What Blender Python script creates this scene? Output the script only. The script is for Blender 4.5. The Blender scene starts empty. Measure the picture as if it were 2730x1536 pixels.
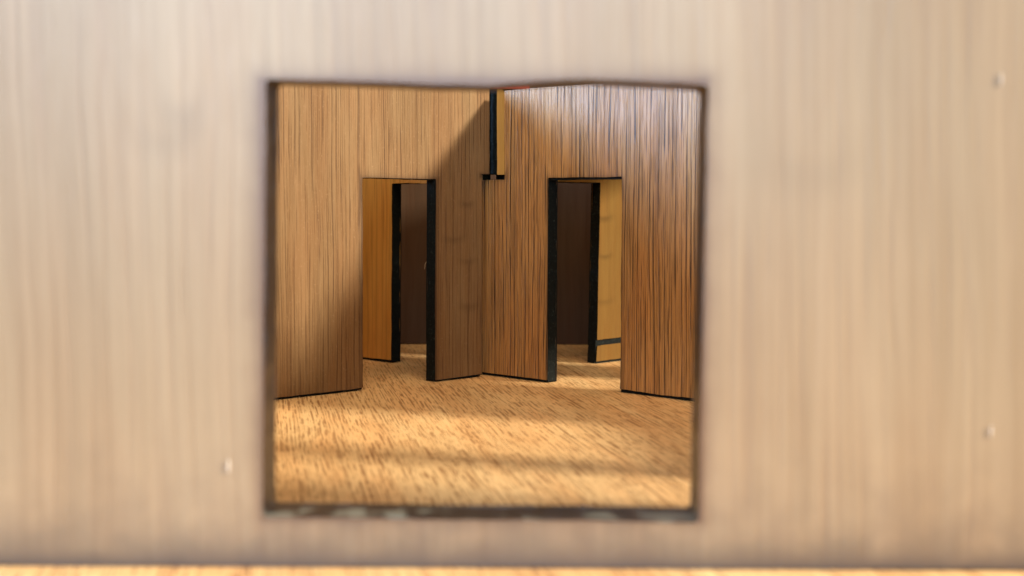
import bpy, math, random
from mathutils import Vector, Matrix, noise
from mathutils.geometry import delaunay_2d_cdt
R = math.radians
sc = bpy.context.scene
COL = sc.collection
random.seed(7)
# Units: one Blender unit is one centimetre of the laser-cut model.
# ---------------------------------------------------------------- camera
H = 3.5
cam = bpy.data.cameras.new('camera')
camo = bpy.data.objects.new('camera', cam); COL.objects.link(camo)
camo.location = (0, 0, H)
camo.rotation_euler = (Matrix.Rotation(R(90 - 3.367), 3, 'X') @ Matrix.Rotation(R(0.17), 3, 'Z')).to_euler()
cam.sensor_width = 36.0
cam.lens = 36.0 * 3740 / 2730
cam.clip_start = 0.1; cam.clip_end = 500
cam.dof.use_dof = True
cam.dof.focus_distance = 27.2
cam.dof.aperture_fstop = cam.lens * 1e-3 / 0.165
sc.camera = camo
# ---------------------------------------------------------------- light
sc.view_settings.view_transform = 'Standard'
sc.view_settings.look = 'None'
sc.view_settings.exposure = 0.0
sc.view_settings.gamma = 1.0
w = bpy.data.worlds.new('World'); sc.world = w; w.use_nodes = True
bg = w.node_tree.nodes['Background']
bg.inputs['Color'].default_value = (1.0, 0.78, 0.55, 1); bg.inputs['Strength'].default_value = 0.14

def area(name, target, d, dist, size, power, col):
    d = Vector(d).normalized()
    l = bpy.data.lights.new(name, 'AREA'); l.shape = 'RECTANGLE'; l.size = size[0]; l.size_y = size[1]
    l.energy = power; l.color = col
    o = bpy.data.objects.new(name, l); COL.objects.link(o)
    o.location = Vector(target) + d * dist
    o.rotation_euler = d.to_track_quat('Z', 'Y').to_euler()
    return o
# low warm lamp to the right, a little in front of the model
area('warm_lamp', (0, 22, 2), (2.12, -0.72, 1.02), 130, (12, 12), 360000, (1.0, 0.89, 0.68))
# added warm fill light, unseen, above and in front of the open box top
area('warm_fill', (0, 24, 0), (0.10, -0.55, 1.0), 95, (50, 50), 62000, (1.0, 0.74, 0.45))
# cool window, high on the left in front of the model
area('cool_window', (0, 14, 4), (-0.20, -1.0, 0.30), 70, (56, 27), 62000, (0.64, 0.81, 1.0))
# the same window's second pane, low on the far left: its sheen lies on the right-hand partition
area('cool_side_window', (1.5, 26.7, 5.4), (-1.0, -0.10, 0.28), 60, (10, 18), 60000, (0.36, 0.62, 1.0))

# ---------------------------------------------------------------- materials
class NT:
    def __init__(s, m): s.t = m.node_tree; s.n = s.t.nodes; s.l = s.t.links
    def add(s, k, **kw):
        n = s.n.new(k)
        for a, v in kw.items(): setattr(n, a, v)
        return n
    def put(s, sock, v):
        if hasattr(v, 'is_output'): s.l.new(v, sock)
        else: sock.default_value = v
    def math(s, op, a, b=0.0, clamp=False):
        n = s.add('ShaderNodeMath', operation=op, use_clamp=clamp); s.put(n.inputs[0], a); s.put(n.inputs[1], b); return n.outputs[0]
    def vec(s, x, y, z):
        n = s.add('ShaderNodeCombineXYZ'); s.put(n.inputs[0], x); s.put(n.inputs[1], y); s.put(n.inputs[2], z); return n.outputs[0]
    def noise(s, v, scale, detail=3, rough=.55, dist=0.0):
        n = s.add('ShaderNodeTexNoise'); s.put(n.inputs['Vector'], v); n.inputs['Scale'].default_value = scale
        n.inputs['Detail'].default_value = detail; n.inputs['Roughness'].default_value = rough; n.inputs['Distortion'].default_value = dist
        return n.outputs['Fac']
    def ramp(s, f, a, b, x=0.0, y=1.0, smooth=True):
        n = s.add('ShaderNodeMapRange', interpolation_type='SMOOTHSTEP' if smooth else 'LINEAR')
        s.put(n.inputs[0], f); n.inputs[1].default_value = a; n.inputs[2].default_value = b; n.inputs[3].default_value = x; n.inputs[4].default_value = y
        return n.outputs[0]
    def mix(s, f, a, b, mode='MIX'):
        n = s.add('ShaderNodeMix', data_type='RGBA', blend_type=mode); s.put(n.inputs[0], f)
        for i, v in ((6, a), (7, b)):
            if isinstance(v, tuple): v = (*v, 1)
            s.put(n.inputs[i], v)
        return n.outputs[2]

def wood(name, light, dark, pore, freq=9.0, plen=0.45, pore_amt=.8, pore_w=.16, fibre=.5, bump=.5, rough=.6, spec=.4,
         rot=0.0, seed=0.0, plane='XZ', edge_halos=(), shade_smudges=(), lines=None, flare=0.0, slant=0.0, tone=.5, hair=0.0, coat=0.0, stroke=1.0, midf=5.0, tint=1.0):
    """veneer: a = across the grain, b = along it, in centimetres of the piece's own coordinates"""
    m = bpy.data.materials.new(name); m.use_nodes = True; T = NT(m); b = T.n['Principled BSDF']
    co = T.add('ShaderNodeTexCoord').outputs['Object']
    sp = T.add('ShaderNodeSeparateXYZ'); T.l.new(co, sp.inputs[0])
    px, pz = sp.outputs[0], sp.outputs[1 if plane == 'XY' else 2]
    A, B = px, pz
    if rot:
        c, s_ = math.cos(rot), math.sin(rot)
        A = T.math('ADD', T.math('MULTIPLY', px, c), T.math('MULTIPLY', pz, s_))
        B = T.math('SUBTRACT', T.math('MULTIPLY', pz, c), T.math('MULTIPLY', px, s_))
    wob = T.noise(T.vec(T.math('MULTIPLY', A, .5), T.math('MULTIPLY', B, .15), seed), 1.0, 2)
    wob2 = T.noise(T.vec(T.math('MULTIPLY', A, 3.), T.math('MULTIPLY', B, 1.6), seed + 3), 1.0, 2)
    A2 = T.math('ADD', A, T.math('ADD', T.math('MULTIPLY', wob, .25), T.math('MULTIPLY', wob2, .014)))
    if slant: A2 = T.math('ADD', A2, T.math('MULTIPLY', B, slant))
    big = T.noise(T.vec(T.math('MULTIPLY', A2, .9), T.math('MULTIPLY', B, .12), seed + 1), 1.0, 4)
    mid = T.noise(T.vec(T.math('MULTIPLY', A2, midf), T.math('MULTIPLY', B, .22), seed + 2), 1.0, 4, .6)
    fin = T.noise(T.vec(T.math('MULTIPLY', A2, 34.), T.math('MULTIPLY', B, 2.4), seed + 5), 1.0, 3, .6)
    cloud = T.noise(T.vec(T.math('MULTIPLY', A, .55), T.math('MULTIPLY', B, .4), seed + 9), 1.0, 3, .5)
    f = T.math('ADD', T.math('MULTIPLY', T.ramp(big, .3, .7), .45), T.math('MULTIPLY', T.ramp(mid, .32, .68), .35))
    f = T.math('ADD', f, T.math('MULTIPLY', T.ramp(cloud, .3, .7), .2))
    f = T.math('ADD', f, T.math('MULTIPLY', T.math('SUBTRACT', fin, .5), fibre))
    f = T.math('MULTIPLY', T.math('ADD', T.math('MULTIPLY', T.math('SUBTRACT', f, .5), tone * 2), .5), 1.0, True)
    col = T.mix(f, light, dark)
    tn = T.noise(T.vec(T.math('MULTIPLY', A2, 1.7), T.math('MULTIPLY', B, .3), seed + 60), 1.0, 3)
    col = T.mix(T.ramp(tn, .35, .65, 0.0, tint), col, T.mix(1.0, col, (1.02, .93, .87), 'MULTIPLY'))
    # open pores: tapering dark strokes along the grain
    def strokes(fr, ln, wd, sd):
        v = T.add('ShaderNodeTexVoronoi', voronoi_dimensions='2D', feature='F1')
        T.put(v.inputs['Vector'], T.vec(T.math('MULTIPLY', T.math('ADD', A2, sd), fr), T.math('MULTIPLY', T.math('ADD', B, sd * 1.7), ln), 0.0))
        v.inputs['Scale'].default_value = 1.0
        rnd = T.add('ShaderNodeSeparateColor'); T.l.new(v.outputs['Color'], rnd.inputs[0])
        wv = T.math('ADD', T.math('MULTIPLY', rnd.outputs[0], wd), wd * .35)
        q = T.math('DIVIDE', v.outputs['Distance'], wv)
        return T.math('MULTIPLY', T.ramp(q, .45, 1.25, 1.0, 0.0), T.math('ADD', T.math('MULTIPLY', rnd.outputs[1], .65), .35))
    s1 = strokes(freq, plen, pore_w, seed + .37)
    s2 = strokes(freq * 1.7, plen * 1.8, pore_w * .9, seed + 4.11)
    p = T.math('MULTIPLY', T.math('MAXIMUM', s1, T.math('MULTIPLY', s2, .6)), stroke)
    for q, (fr, bw, wd, cut, amt) in enumerate(lines or ()):   # near-regular long grain lines that thin out and break off
        jit = T.noise(T.vec(T.math('MULTIPLY', A, fr * .45), T.math('MULTIPLY', B, .12), seed + 12 + q), 1.0, 2, .5)
        u = T.math('ADD', T.math('MULTIPLY', A2, fr), T.math('MULTIPLY', jit, 1.8))
        fl = T.math('FLOOR', u)
        d = T.math('ABSOLUTE', T.math('SUBTRACT', T.math('SUBTRACT', u, fl), .5))
        st = T.noise(T.vec(T.math('MULTIPLY', fl, 7.31), T.math('MULTIPLY', B, bw), seed + 16 + q), 1.0, 3, .55)
        st = T.ramp(st, cut, cut + .2)
        ww = T.math('ADD', T.math('MULTIPLY', st, wd * .7), wd * .3)
        p = T.math('MAXIMUM', p, T.math('MULTIPLY', T.math('MULTIPLY', T.ramp(T.math('DIVIDE', d, ww), .35, 1.1, 1.0, 0.0), st), amt))
    gr = T.math('ADD', T.math('MULTIPLY', T.noise(T.vec(T.math('MULTIPLY', A, 3.), T.math('MULTIPLY', B, .8), seed + 20), 1.0, 2), .9), .45)
    pa = T.math('MULTIPLY', T.math('MULTIPLY', p, pore_amt), gr, True)
    col = T.mix(pa, col, pore)
    if hair:
        h = T.noise(T.vec(T.math('ADD', T.math('MULTIPLY', A, 40.), T.math('MULTIPLY', B, 26.)), T.math('MULTIPLY', B, 30.), seed + 30), 1.0, 2, .7)
        hf = T.math('MULTIPLY', T.ramp(h, .63, .74), hair)
        col = T.mix(hf, col, tuple(min(1, c * 1.6 + .05) for c in light))
    for (kx, kz, ka, kb, kamt) in shade_smudges:  # dark crescents: chip shadows painted on the left partition, smudges elsewhere
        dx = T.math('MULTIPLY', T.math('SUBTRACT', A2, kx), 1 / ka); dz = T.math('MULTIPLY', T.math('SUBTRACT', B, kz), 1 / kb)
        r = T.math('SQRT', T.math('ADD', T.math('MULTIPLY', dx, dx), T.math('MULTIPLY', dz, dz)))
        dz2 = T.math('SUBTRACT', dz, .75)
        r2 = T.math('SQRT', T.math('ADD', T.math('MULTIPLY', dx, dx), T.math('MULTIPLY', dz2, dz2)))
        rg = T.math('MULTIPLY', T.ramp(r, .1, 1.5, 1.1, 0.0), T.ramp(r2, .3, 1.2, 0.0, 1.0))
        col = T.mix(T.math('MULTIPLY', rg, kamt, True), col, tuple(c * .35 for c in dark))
    # smoke stain left by the laser round openings; front panel darker towards its foot
    for (cx, cz, hx, hz, wd, amt, bc, inner) in edge_halos:
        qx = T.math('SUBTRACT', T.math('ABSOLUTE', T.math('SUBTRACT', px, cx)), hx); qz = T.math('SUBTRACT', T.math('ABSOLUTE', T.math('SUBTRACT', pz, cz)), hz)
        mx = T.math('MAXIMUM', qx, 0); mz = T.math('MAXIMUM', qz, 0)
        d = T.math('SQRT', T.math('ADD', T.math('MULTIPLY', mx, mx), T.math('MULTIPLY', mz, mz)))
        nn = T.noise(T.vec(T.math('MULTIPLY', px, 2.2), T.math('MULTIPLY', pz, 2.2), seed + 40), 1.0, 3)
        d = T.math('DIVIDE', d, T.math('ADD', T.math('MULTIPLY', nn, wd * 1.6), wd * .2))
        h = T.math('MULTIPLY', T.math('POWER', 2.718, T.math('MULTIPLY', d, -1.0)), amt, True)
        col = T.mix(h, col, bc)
    T.l.new(col, b.inputs['Base Color'])
    T.put(b.inputs['Roughness'], T.math('ADD', T.math('MULTIPLY', fin, .25), rough - .12))
    b.inputs['Specular IOR Level'].default_value = spec
    if coat: b.inputs['Coat Weight'].default_value = coat; b.inputs['Coat Roughness'].default_value = .35
    hgt = T.math('ADD', T.math('MULTIPLY', fin, .5), T.math('MULTIPLY', T.math('MULTIPLY', p, gr), -1.1))
    mic = T.noise(T.vec(T.math('MULTIPLY', A, 60.), T.math('MULTIPLY', B, 40.), seed + 50), 1.0, 2)
    hgt = T.math('ADD', hgt, T.math('MULTIPLY', mic, .25))
    bp = T.add('ShaderNodeBump'); bp.inputs['Strength'].default_value = bump; bp.inputs['Distance'].default_value = .012
    T.l.new(hgt, bp.inputs['Height']); T.l.new(bp.outputs[0], b.inputs['Normal'])
    return m

def char(name, base=(.004, .006, .006), hi=(.07, .09, .08), amt=.55, rough=.7, scale=20, blot=None, spec=.15):
    m = bpy.data.materials.new(name); m.use_nodes = True; T = NT(m); b = T.n['Principled BSDF']
    co = T.add('ShaderNodeTexCoord').outputs['Object']
    n = T.noise(co, scale, 4, .7)
    col = T.mix(T.math('MULTIPLY', T.ramp(n, .54, .78), amt), base, hi)
    if blot:
        sp = T.add('ShaderNodeSeparateXYZ'); T.l.new(co, sp.inputs[0])
        v = T.vec(T.math('MULTIPLY', sp.outputs[0], blot[0]), T.math('MULTIPLY', sp.outputs[1], blot[1]), T.math('MULTIPLY', sp.outputs[2], blot[0]))
        low = T.ramp(sp.outputs[2], .54, .60, 1.0, 0.0)
        low = T.math('MULTIPLY', low, T.ramp(sp.outputs[1], .36, .48, 1.0, 0.0))
        bn = T.ramp(T.noise(v, 1.0, 2, .5), blot[2], blot[2] + .1)
        col = T.mix(T.math('MULTIPLY', bn, low), col, blot[3])
    T.l.new(col, b.inputs['Base Color'])
    b.inputs['Roughness'].default_value = rough; b.inputs['Specular IOR Level'].default_value = spec
    bp = T.add('ShaderNodeBump'); bp.inputs['Strength'].default_value = .6; bp.inputs['Distance'].default_value = .02
    T.l.new(T.noise(co, scale * 1.6, 3, .7), bp.inputs['Height']); T.l.new(bp.outputs[0], b.inputs['Normal'])
    return m

BURN = (.045, .02, .008)
M = {}
M['char'] = char('charred_edge')
M['char_front'] = char('charred_front_edge', base=(.018, .012, .010), hi=(.05, .045, .04), rough=.38, scale=6,
                       blot=(2.4, 1.5, .50, (.14, .145, .13)), spec=.6)
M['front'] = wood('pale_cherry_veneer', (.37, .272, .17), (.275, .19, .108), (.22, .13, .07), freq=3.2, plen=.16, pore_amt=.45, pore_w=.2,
                  fibre=.25, bump=.35, rough=.45, spec=.5, coat=.7, seed=2.2, slant=.02, tone=.6, midf=11.0, tint=.4, lines=((5, .25, .12, .36, .55), (12, .4, .16, .4, .35)), stroke=.8, shade_smudges=((-2.95, 4.42, .22, .3, .2), (-3.1, 4.15, .3, .25, .13), (3.0, 3.9, .5, .35, .12)),
                  edge_halos=((-.28, 2.585, 2.11, 2.1, .07, .95, (.12, .055, .025), 0), (0, -1.0, 30, 1.02, .36, 1.0, (.05, .035, .03), 0)))
D1 = lambda c, hw: (c, 1.9, hw, 2.1, .05, .8, BURN, 0)
M['left'] = wood('oak_brown_veneer', (.235, .142, .064), (.165, .088, .032), (.05, .018, .005), freq=10, plen=.09, pore_amt=.95, pore_w=.17,
                 fibre=.6, bump=.6, rough=.62, spec=.3, seed=5.5, lines=((9.5, .55, .12, .38, .75), (21, .9, .18, .38, .5)), stroke=.35, hair=.45,
                 edge_halos=(D1(-2.415, .915), (-.1, 4.1, .2, .03, .03, .7, BURN, 0)),
                 shade_smudges=((-.55, 3.55, .22, .11, .35), (-.9, 2.85, .3, .12, .3), (-.5, 2.4, .25, .1, .25), (-.45, 1.5, .3, .15, .3)))
M['right'] = wood('red_brown_veneer', (.55, .295, .10), (.36, .17, .05), (.025, .009, .003), freq=11, plen=.10, pore_amt=1.0, pore_w=.22,
                  fibre=1.0, bump=1.0, rough=.36, spec=.65, seed=8.1, lines=((9.5, .45, .15, .36, .92), (25, .9, .24, .38, .65)), stroke=.4,
                  edge_halos=(D1(2.575, .955), (.06, 4.1, .33, .03, .06, .9, BURN, 0)))
M['far_left'] = wood('orange_veneer', (.74, .37, .075), (.50, .23, .04), (.12, .04, .008), freq=5, plen=.2, pore_amt=.5, pore_w=.15, bump=.25, seed=11.3, lines=((6, .3, .18, .3, .5), (14, .5, .2, .4, .3)))
M['far_right'] = wood('yellow_veneer', (.18, .10, .024), (.13, .066, .014), (.13, .06, .017), freq=5, plen=.2, pore_amt=.45, pore_w=.14, bump=.25, rough=.8, spec=.15, seed=13.9, lines=((6, .3, .18, .3, .4),),
                      shade_smudges=((3.55, 3.25, .3, .12, .45), (3.6, 2.4, .25, .1, .4), (3.6, 1.4, .35, .12, .25)))
M['floor'] = wood('base_veneer', (.80, .565, .295), (.57, .35, .16), (.23, .10, .033), freq=19, plen=1.0, pore_amt=.95, pore_w=.2, stroke=.5, lines=((12, 1.3, .30, .42, .85), (21, 1.7, .30, .42, .8)),
                  fibre=.3, bump=.4, rough=.5, spec=.4, rot=R(10), seed=1.3, plane='XY', tone=.4)
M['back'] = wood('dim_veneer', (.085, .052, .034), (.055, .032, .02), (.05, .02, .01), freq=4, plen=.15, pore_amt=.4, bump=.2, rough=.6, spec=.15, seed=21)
def plain(name, c, rough=.6, spec=.4, sc_=6):
    m = bpy.data.materials.new(name); m.use_nodes = True; T = NT(m); b = T.n['Principled BSDF']
    co = T.add('ShaderNodeTexCoord').outputs['Object']
    T.l.new(T.mix(T.noise(co, sc_, 3), tuple(x * .75 for x in c), tuple(min(1, x * 1.2) for x in c)), b.inputs['Base Color'])
    b.inputs['Roughness'].default_value = rough; b.inputs['Specular IOR Level'].default_value = spec
    return m
M['red'] = plain('red_paint', (.42, .05, .025))
M['fibre'] = plain('pale_fibre', (.55, .42, .28))
M['dust'] = plain('white_dust', (.62, .55, .50))

# ---------------------------------------------------------------- builders
def tag(o, label=None, cat=None, group=None, kind=None):
    for k, v in (('label', label), ('category', cat), ('group', group), ('kind', kind)):
        if v: o[k] = v
    return o
def empty(name, loc, rz=0):
    o = bpy.data.objects.new(name, None); COL.objects.link(o); o.location = loc; o.rotation_euler = (0, 0, rz); o.empty_display_size = .5
    return o
def mesh(name, vs, fs, mats, mi=None, parent=None, smooth=False):
    me = bpy.data.meshes.new(name); me.from_pydata(vs, [], fs)
    for m in mats: me.materials.append(m)
    if mi: me.polygons.foreach_set('material_index', mi)
    me.update()
    o = bpy.data.objects.new(name, me); COL.objects.link(o)
    if parent: o.parent = parent
    if smooth:
        for p in me.polygons: p.use_smooth = True
    return o
def rough_loop(loop, step=.12, amp=.006, seed=0.0, rad=0.0):
    """subdivide the outline, round its corners a little and let it wander as a laser cut does"""
    if rad:
        out = []
        n = len(loop)
        for i, p in enumerate(loop):
            p = Vector(p); a = (Vector(loop[i - 1]) - p); b = (Vector(loop[(i + 1) % n]) - p)
            r = min(rad, a.length * .45, b.length * .45)
            p0 = p + a.normalized() * r; p1 = p + b.normalized() * r
            for k in range(4):
                t = k / 3; out.append(tuple(p0 * (1 - t) ** 2 + p * 2 * t * (1 - t) + p1 * t * t))
        loop = out
    res = []
    for i, p in enumerate(loop):
        p = Vector(p); q = Vector(loop[(i + 1) % len(loop)])
        L = (q - p).length; n = max(1, min(160, int(L / step)))
        for k in range(n): res.append(p.lerp(q, k / n))
    out = []
    for p in res:
        v = noise.noise_vector(Vector((p.x * 5, p.y * 5, seed))) * amp + noise.noise_vector(Vector((p.x * .9, p.y * .9, seed + 7))) * amp * 1.5
        out.append((p.x + v.x, p.y + v.y))
    return out
def plate(name, loops, y0, y1, mats, parent, off=(0, 0)):
    """upright sheet between y0 and y1 with the outline loops[0] and the holes loops[1:]; faces mats[0], cut edge mats[1]"""
    pts = []; edges = []; rings = []
    for lp in loops:
        s = len(pts); n = len(lp); pts += [Vector(p) for p in lp]; rings.append((s, n))
        edges += [(s + i, s + (i + 1) % n) for i in range(n)]
    vo, eo, fo, ov, oe, of = delaunay_2d_cdt(pts, edges, [], 2 if len(loops) > 1 else 1, 1e-6)
    if len(loops) > 1:
        keep = []
        for f in fo:
            c = sum((vo[i] for i in f), Vector((0, 0))) / len(f)
            if not any(inside(c, lp) for lp in loops[1:]) and inside(c, loops[0]): keep.append(f)
        fo = keep
    N = len(vo)
    vs = [(v.x + off[0], y0, v.y + off[1]) for v in vo] + [(v.x + off[0], y1, v.y + off[1]) for v in vo]
    fs = []; mi = []
    cnt = {}
    for f in fo:
        f = list(f)
        a = sum((vo[f[i]].x * vo[f[(i + 1) % len(f)]].y - vo[f[(i + 1) % len(f)]].x * vo[f[i]].y) for i in range(len(f)))
        if a < 0: f.reverse()
        fs.append(tuple(f)); mi.append(0)
        fs.append(tuple(i + N for i in reversed(f))); mi.append(0)
        for i in range(len(f)):
            e = (f[i], f[(i + 1) % len(f)]); cnt[e] = 1
    for (a, b) in list(cnt):
        if (b, a) not in cnt: fs.append((b, a, a + N, b + N)); mi.append(1)
    return mesh(name, vs, fs, mats, mi, parent)
def inside(c, lp):
    r = False; n = len(lp)
    for i in range(n):
        x1, y1 = lp[i]; x2, y2 = lp[(i + 1) % n]
        if (y1 > c.y) != (y2 > c.y) and c.x < (x2 - x1) * (c.y - y1) / (y2 - y1) + x1: r = not r
    return r
def ply(root, loops, t, face, edge, seed=0, amp=.008, rad=.02, vt=.03, face_loops=None, back_loops=None):
    """three-ply sheet: face veneer, charred core, back veneer"""
    L = [rough_loop(l, amp=amp, seed=seed, rad=rad) for l in loops]
    LF = L if face_loops is None else [rough_loop(l, amp=amp, seed=seed, rad=rad) for l in face_loops]
    L2 = [rough_loop(l, step=.05, amp=amp * 1.6, seed=seed + 3, rad=rad) for l in loops]
    plate('face_veneer', LF, 0, vt, (face, edge), root)
    plate('core', L2, vt, t - vt, (edge, edge), root)
    LB = L if back_loops is None else [rough_loop(l, amp=amp, seed=seed, rad=rad) for l in back_loops]
    plate('back_veneer', LB, t - vt, t, (face, edge), root)

# ---------------------------------------------------------------- the setting
base = mesh('base_board', [(x, y, z) for z in (-.6, 0) for (x, y) in ((-14, 8.5), (14, 8.5), (14, 42), (-14, 42))],
            [(3, 2, 1, 0), (4, 5, 6, 7), (0, 1, 5, 4), (1, 2, 6, 5), (2, 3, 7, 6), (3, 0, 4, 7)], (M['floor'], M['char']), [0, 0, 1, 1, 1, 1])
tag(base, 'pale wooden base board with short dark grain flecks that the partitions stand on', 'board', kind='structure')
base.name = 'floor'

# ---------------------------------------------------------------- front panel with the square window
fp = tag(empty('front_panel', (0, 13.35, 0), R(-.5)), 'large blurred pale wooden panel in the foreground with a square window cut through it', 'panel')
hole = [(-2.40, .492), (1.80, .462), (1.845, 4.64), (1.2, 4.665), (.7, 4.69), (.2, 4.665), (-.2, 4.64), (-.6, 4.645), (-2.335, 4.685)]
outer = [(-7.5, .01), (7.3, .01), (7.3, 7.0), (-7.5, 7.0)]
hole2 = [(5.35, .48), (7.0, .48), (7.0, 5.7), (5.35, 5.7)]  # second opening added out of view to let light onto the near floor
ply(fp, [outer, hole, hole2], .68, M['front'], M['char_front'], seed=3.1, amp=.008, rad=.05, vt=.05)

# ---------------------------------------------------------------- crossing partitions
CX, CY = -.435, 28.70
TH = R(44.5); T_ = .27; ZT = 5.88; ZD = 4.0
p1 = tag(empty('partition_panel', (CX, CY, 0), TH), 'brown wooden partition on the left with a doorway, nearer half of the crossing, running in from the left edge', 'partition', 'crossed partitions')
l1 = [(-9.2, .012), (-3.33, .012), (-3.33, ZD), (-1.50, ZD), (-1.52, .012), (-.27, .02), (-.26, 4.13), (-.045, 4.13), (-.045, ZT), (-9.2, ZT)]
def burned(loop, up, head):   # veneer outline burned back at feet and door heads
    return [(x, z + up if z < .03 else (z + head if abs(z - ZD) < .01 and head else z)) for x, z in loop]
ply(p1, [l1], T_, M['left'], M['char'], seed=1.0, face_loops=[burned(l1, .035, .012)],
    back_loops=[[(-.012 if abs(x + .265) < .01 else x, z) for x, z in l1]])
p2 = tag(empty('partition_panel', (CX, CY, 0), R(-45.5)), 'red-brown wooden partition with bluish sheen at its top and a doorway, running in from the right edge', 'partition', 'crossed partitions')
l2 = [(-.27, .012), (1.62, .012), (1.62, ZD), (3.53, ZD), (3.53, .012), (9.2, .012), (9.2, ZT - .07), (.39, ZT - .07), (.39, 4.02), (-.27, 4.02)]
ply(p2, [l2], T_, M['right'], M['char'], seed=2.0, face_loops=[burned(l2, .05, .04)])
p4 = tag(empty('partition_panel', (CX, CY, 0), R(-45.5)), 'orange wooden partition seen through the left doorway, ending in a thick black jamb', 'partition', 'crossed partitions')
l4 = [(-9.0, .012), (-3.2, .012), (-3.16, ZD - .03), (-1.35, ZD - .03), (-1.35, .012), (-.29, .012), (-.29, ZT), (-9.0, ZT)]
ply(p4, [l4], T_, M['far_left'], M['char'], seed=4.0, face_loops=[burned(l4, .05, 0)])
p3 = tag(empty('partition_panel', (CX, CY, 0), TH), 'yellowish wooden partition seen through the right doorway, with a black groove near its foot', 'partition', 'crossed partitions')
l3 = [(.40, .012), (1.4, .012), (1.4, ZD), (3.34, ZD), (3.24, .012), (8.9, .012), (8.9, ZT), (.167, ZT), (.167, 4.13), (.40, 4.13)]
lf3 = [(.40, .012), (1.4, .012), (1.4, ZD), (3.34, ZD), (3.26, .53), (5.2, .53), (5.2, .40), (3.26, .40), (3.24, .012), (8.9, .012), (8.9, ZT), (.167, ZT), (.167, 4.13), (.40, 4.13)]
ply(p3, [l3], T_, M['far_right'], M['char'], seed=3.0, face_loops=[burned(lf3, .04, .012)])

# ---------------------------------------------------------------- back wall of the box
bw = tag(empty('back_wall', (0, 35.2, 0)), 'dark out-of-focus back wall of the wooden box seen through both doorways', 'wall')
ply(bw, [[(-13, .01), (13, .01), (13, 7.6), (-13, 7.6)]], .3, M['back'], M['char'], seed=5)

# ---------------------------------------------------------------- side walls added out of view to shape the light, openings on the right
sw = tag(empty('added_side_wall', (7.45, 0, 0), R(90)), 'wooden side wall added out of view on the right, its openings placed to light the floor', 'wall')
ply(sw, [[(14.2, .01), (35.0, .01), (35.0, 7.2), (23.4, 7.2), (23.4, 6.0), (20.8, 6.0), (20.8, 7.2), (14.2, 7.2)], [(14.6, 1.0), (16.3, 1.0), (16.3, 5.9), (14.6, 5.9)],
         [(17.1, 2.9), (20.3, 2.9), (20.3, 6.3), (17.1, 6.3)], [(28.3, 2.2), (31.0, 2.2), (31.0, 6.4), (28.3, 6.4)], [(21.7, 1.2), (24.1, 1.2), (24.1, 5.0), (21.7, 5.0)], [(24.4, 1.2), (26.2, 1.2), (26.2, 3.7), (24.4, 3.7)]], .3, M['front'], M['char'], seed=6)  # openings and notch set for the lit patches on floor and partitions
sl = tag(empty('added_side_wall', (-7.2, 0, 0), R(90)), 'plain wooden side wall added out of view on the left to block low light', 'wall')
ply(sl, [[(14.2, .01), (35.0, .01), (35.0, 6.4), (14.2, 6.4)]], .3, M['left'], M['char'], seed=7)  # added to keep low cool light off the lower right partition

# ---------------------------------------------------------------- small things
rs = tag(mesh('red_strip', *(lambda x0, x1, y0, y1, z0, z1: ([(x, y, z) for z in (z0, z1) for (x, y) in ((x0, y0), (x1, y0), (x1, y1), (x0, y1))],
         [(3, 2, 1, 0), (4, 5, 6, 7), (0, 1, 5, 4), (1, 2, 6, 5), (2, 3, 7, 6), (3, 0, 4, 7)]))(-.45, .35, 28.9, 30.0, ZT + .01, ZT + .2), (M['red'],)),
         'sliver of red above the slot where the partitions cross', 'strip')
def tube(name, pts, r, m, label, cat):
    vs = []; fs = []; n = 5
    P = [Vector(p) for p in pts]
    for i, p in enumerate(P):
        d = (P[min(i + 1, len(P) - 1)] - P[max(i - 1, 0)]).normalized(); a = d.orthogonal().normalized(); b = d.cross(a)
        rr = r * (1 - .6 * i / len(P))
        for k in range(n): vs.append(p + (a * math.cos(k * 2 * math.pi / n) + b * math.sin(k * 2 * math.pi / n)) * rr)
    for i in range(len(P) - 1):
        for k in range(n): fs.append((i * n + k, i * n + (k + 1) % n, (i + 1) * n + (k + 1) % n, (i + 1) * n + k))
    fs.append(tuple(range(n - 1, -1, -1))); fs.append(tuple(range((len(P) - 1) * n, len(P) * n)))
    return tag(mesh(name, vs, fs, (m,), smooth=True), label, cat)
def w1(s, y, z):  # a point of the left partition in the scene
    return (CX + s * math.cos(TH) - y * math.sin(TH), CY + s * math.sin(TH) + y * math.cos(TH), z)
tube('wood_fibre', [w1(-1.52, .26, 2.38), w1(-1.545, .27, 2.33), w1(-1.54, .28, 2.28), w1(-1.555, .28, 2.23)], .004, M['fibre'],
     'tiny curled pale fibre on the black jamb of the left doorway', 'fibre')
def speck(x, z, w_, h_, label):
    vs = []; fs = []; n = 8; rings = 5
    a = math.radians(-.5)
    for i in range(rings):
        t = math.pi * i / (rings - 1)
        for k in range(n):
            q = 2 * math.pi * k / n; r = math.sin(t) * (1 + .25 * math.sin(3 * q + i))
            vs.append((w_ * r * math.cos(q), -.006 + .012 * r * math.sin(q), h_ * math.cos(t)))
    for i in range(rings - 1):
        for k in range(n): fs.append((i * n + k, i * n + (k + 1) % n, (i + 1) * n + (k + 1) % n, (i + 1) * n + k))
    o = mesh('dust_speck', vs, fs, (M['dust'],), smooth=True)
    o.location = (x, 13.345 + math.tan(a) * x, z)
    tag(o, label, 'speck', 'white specks on the front panel')
speck(-2.72, .99, .010, .07, 'small white speck on the pale panel, left of the window near its lower corner')
speck(4.60, 4.70, .008, .065, 'small white speck on the pale panel, high up by the right edge')
speck(4.58, 1.36, .009, .055, 'small white speck on the pale panel, low down by the right edge')
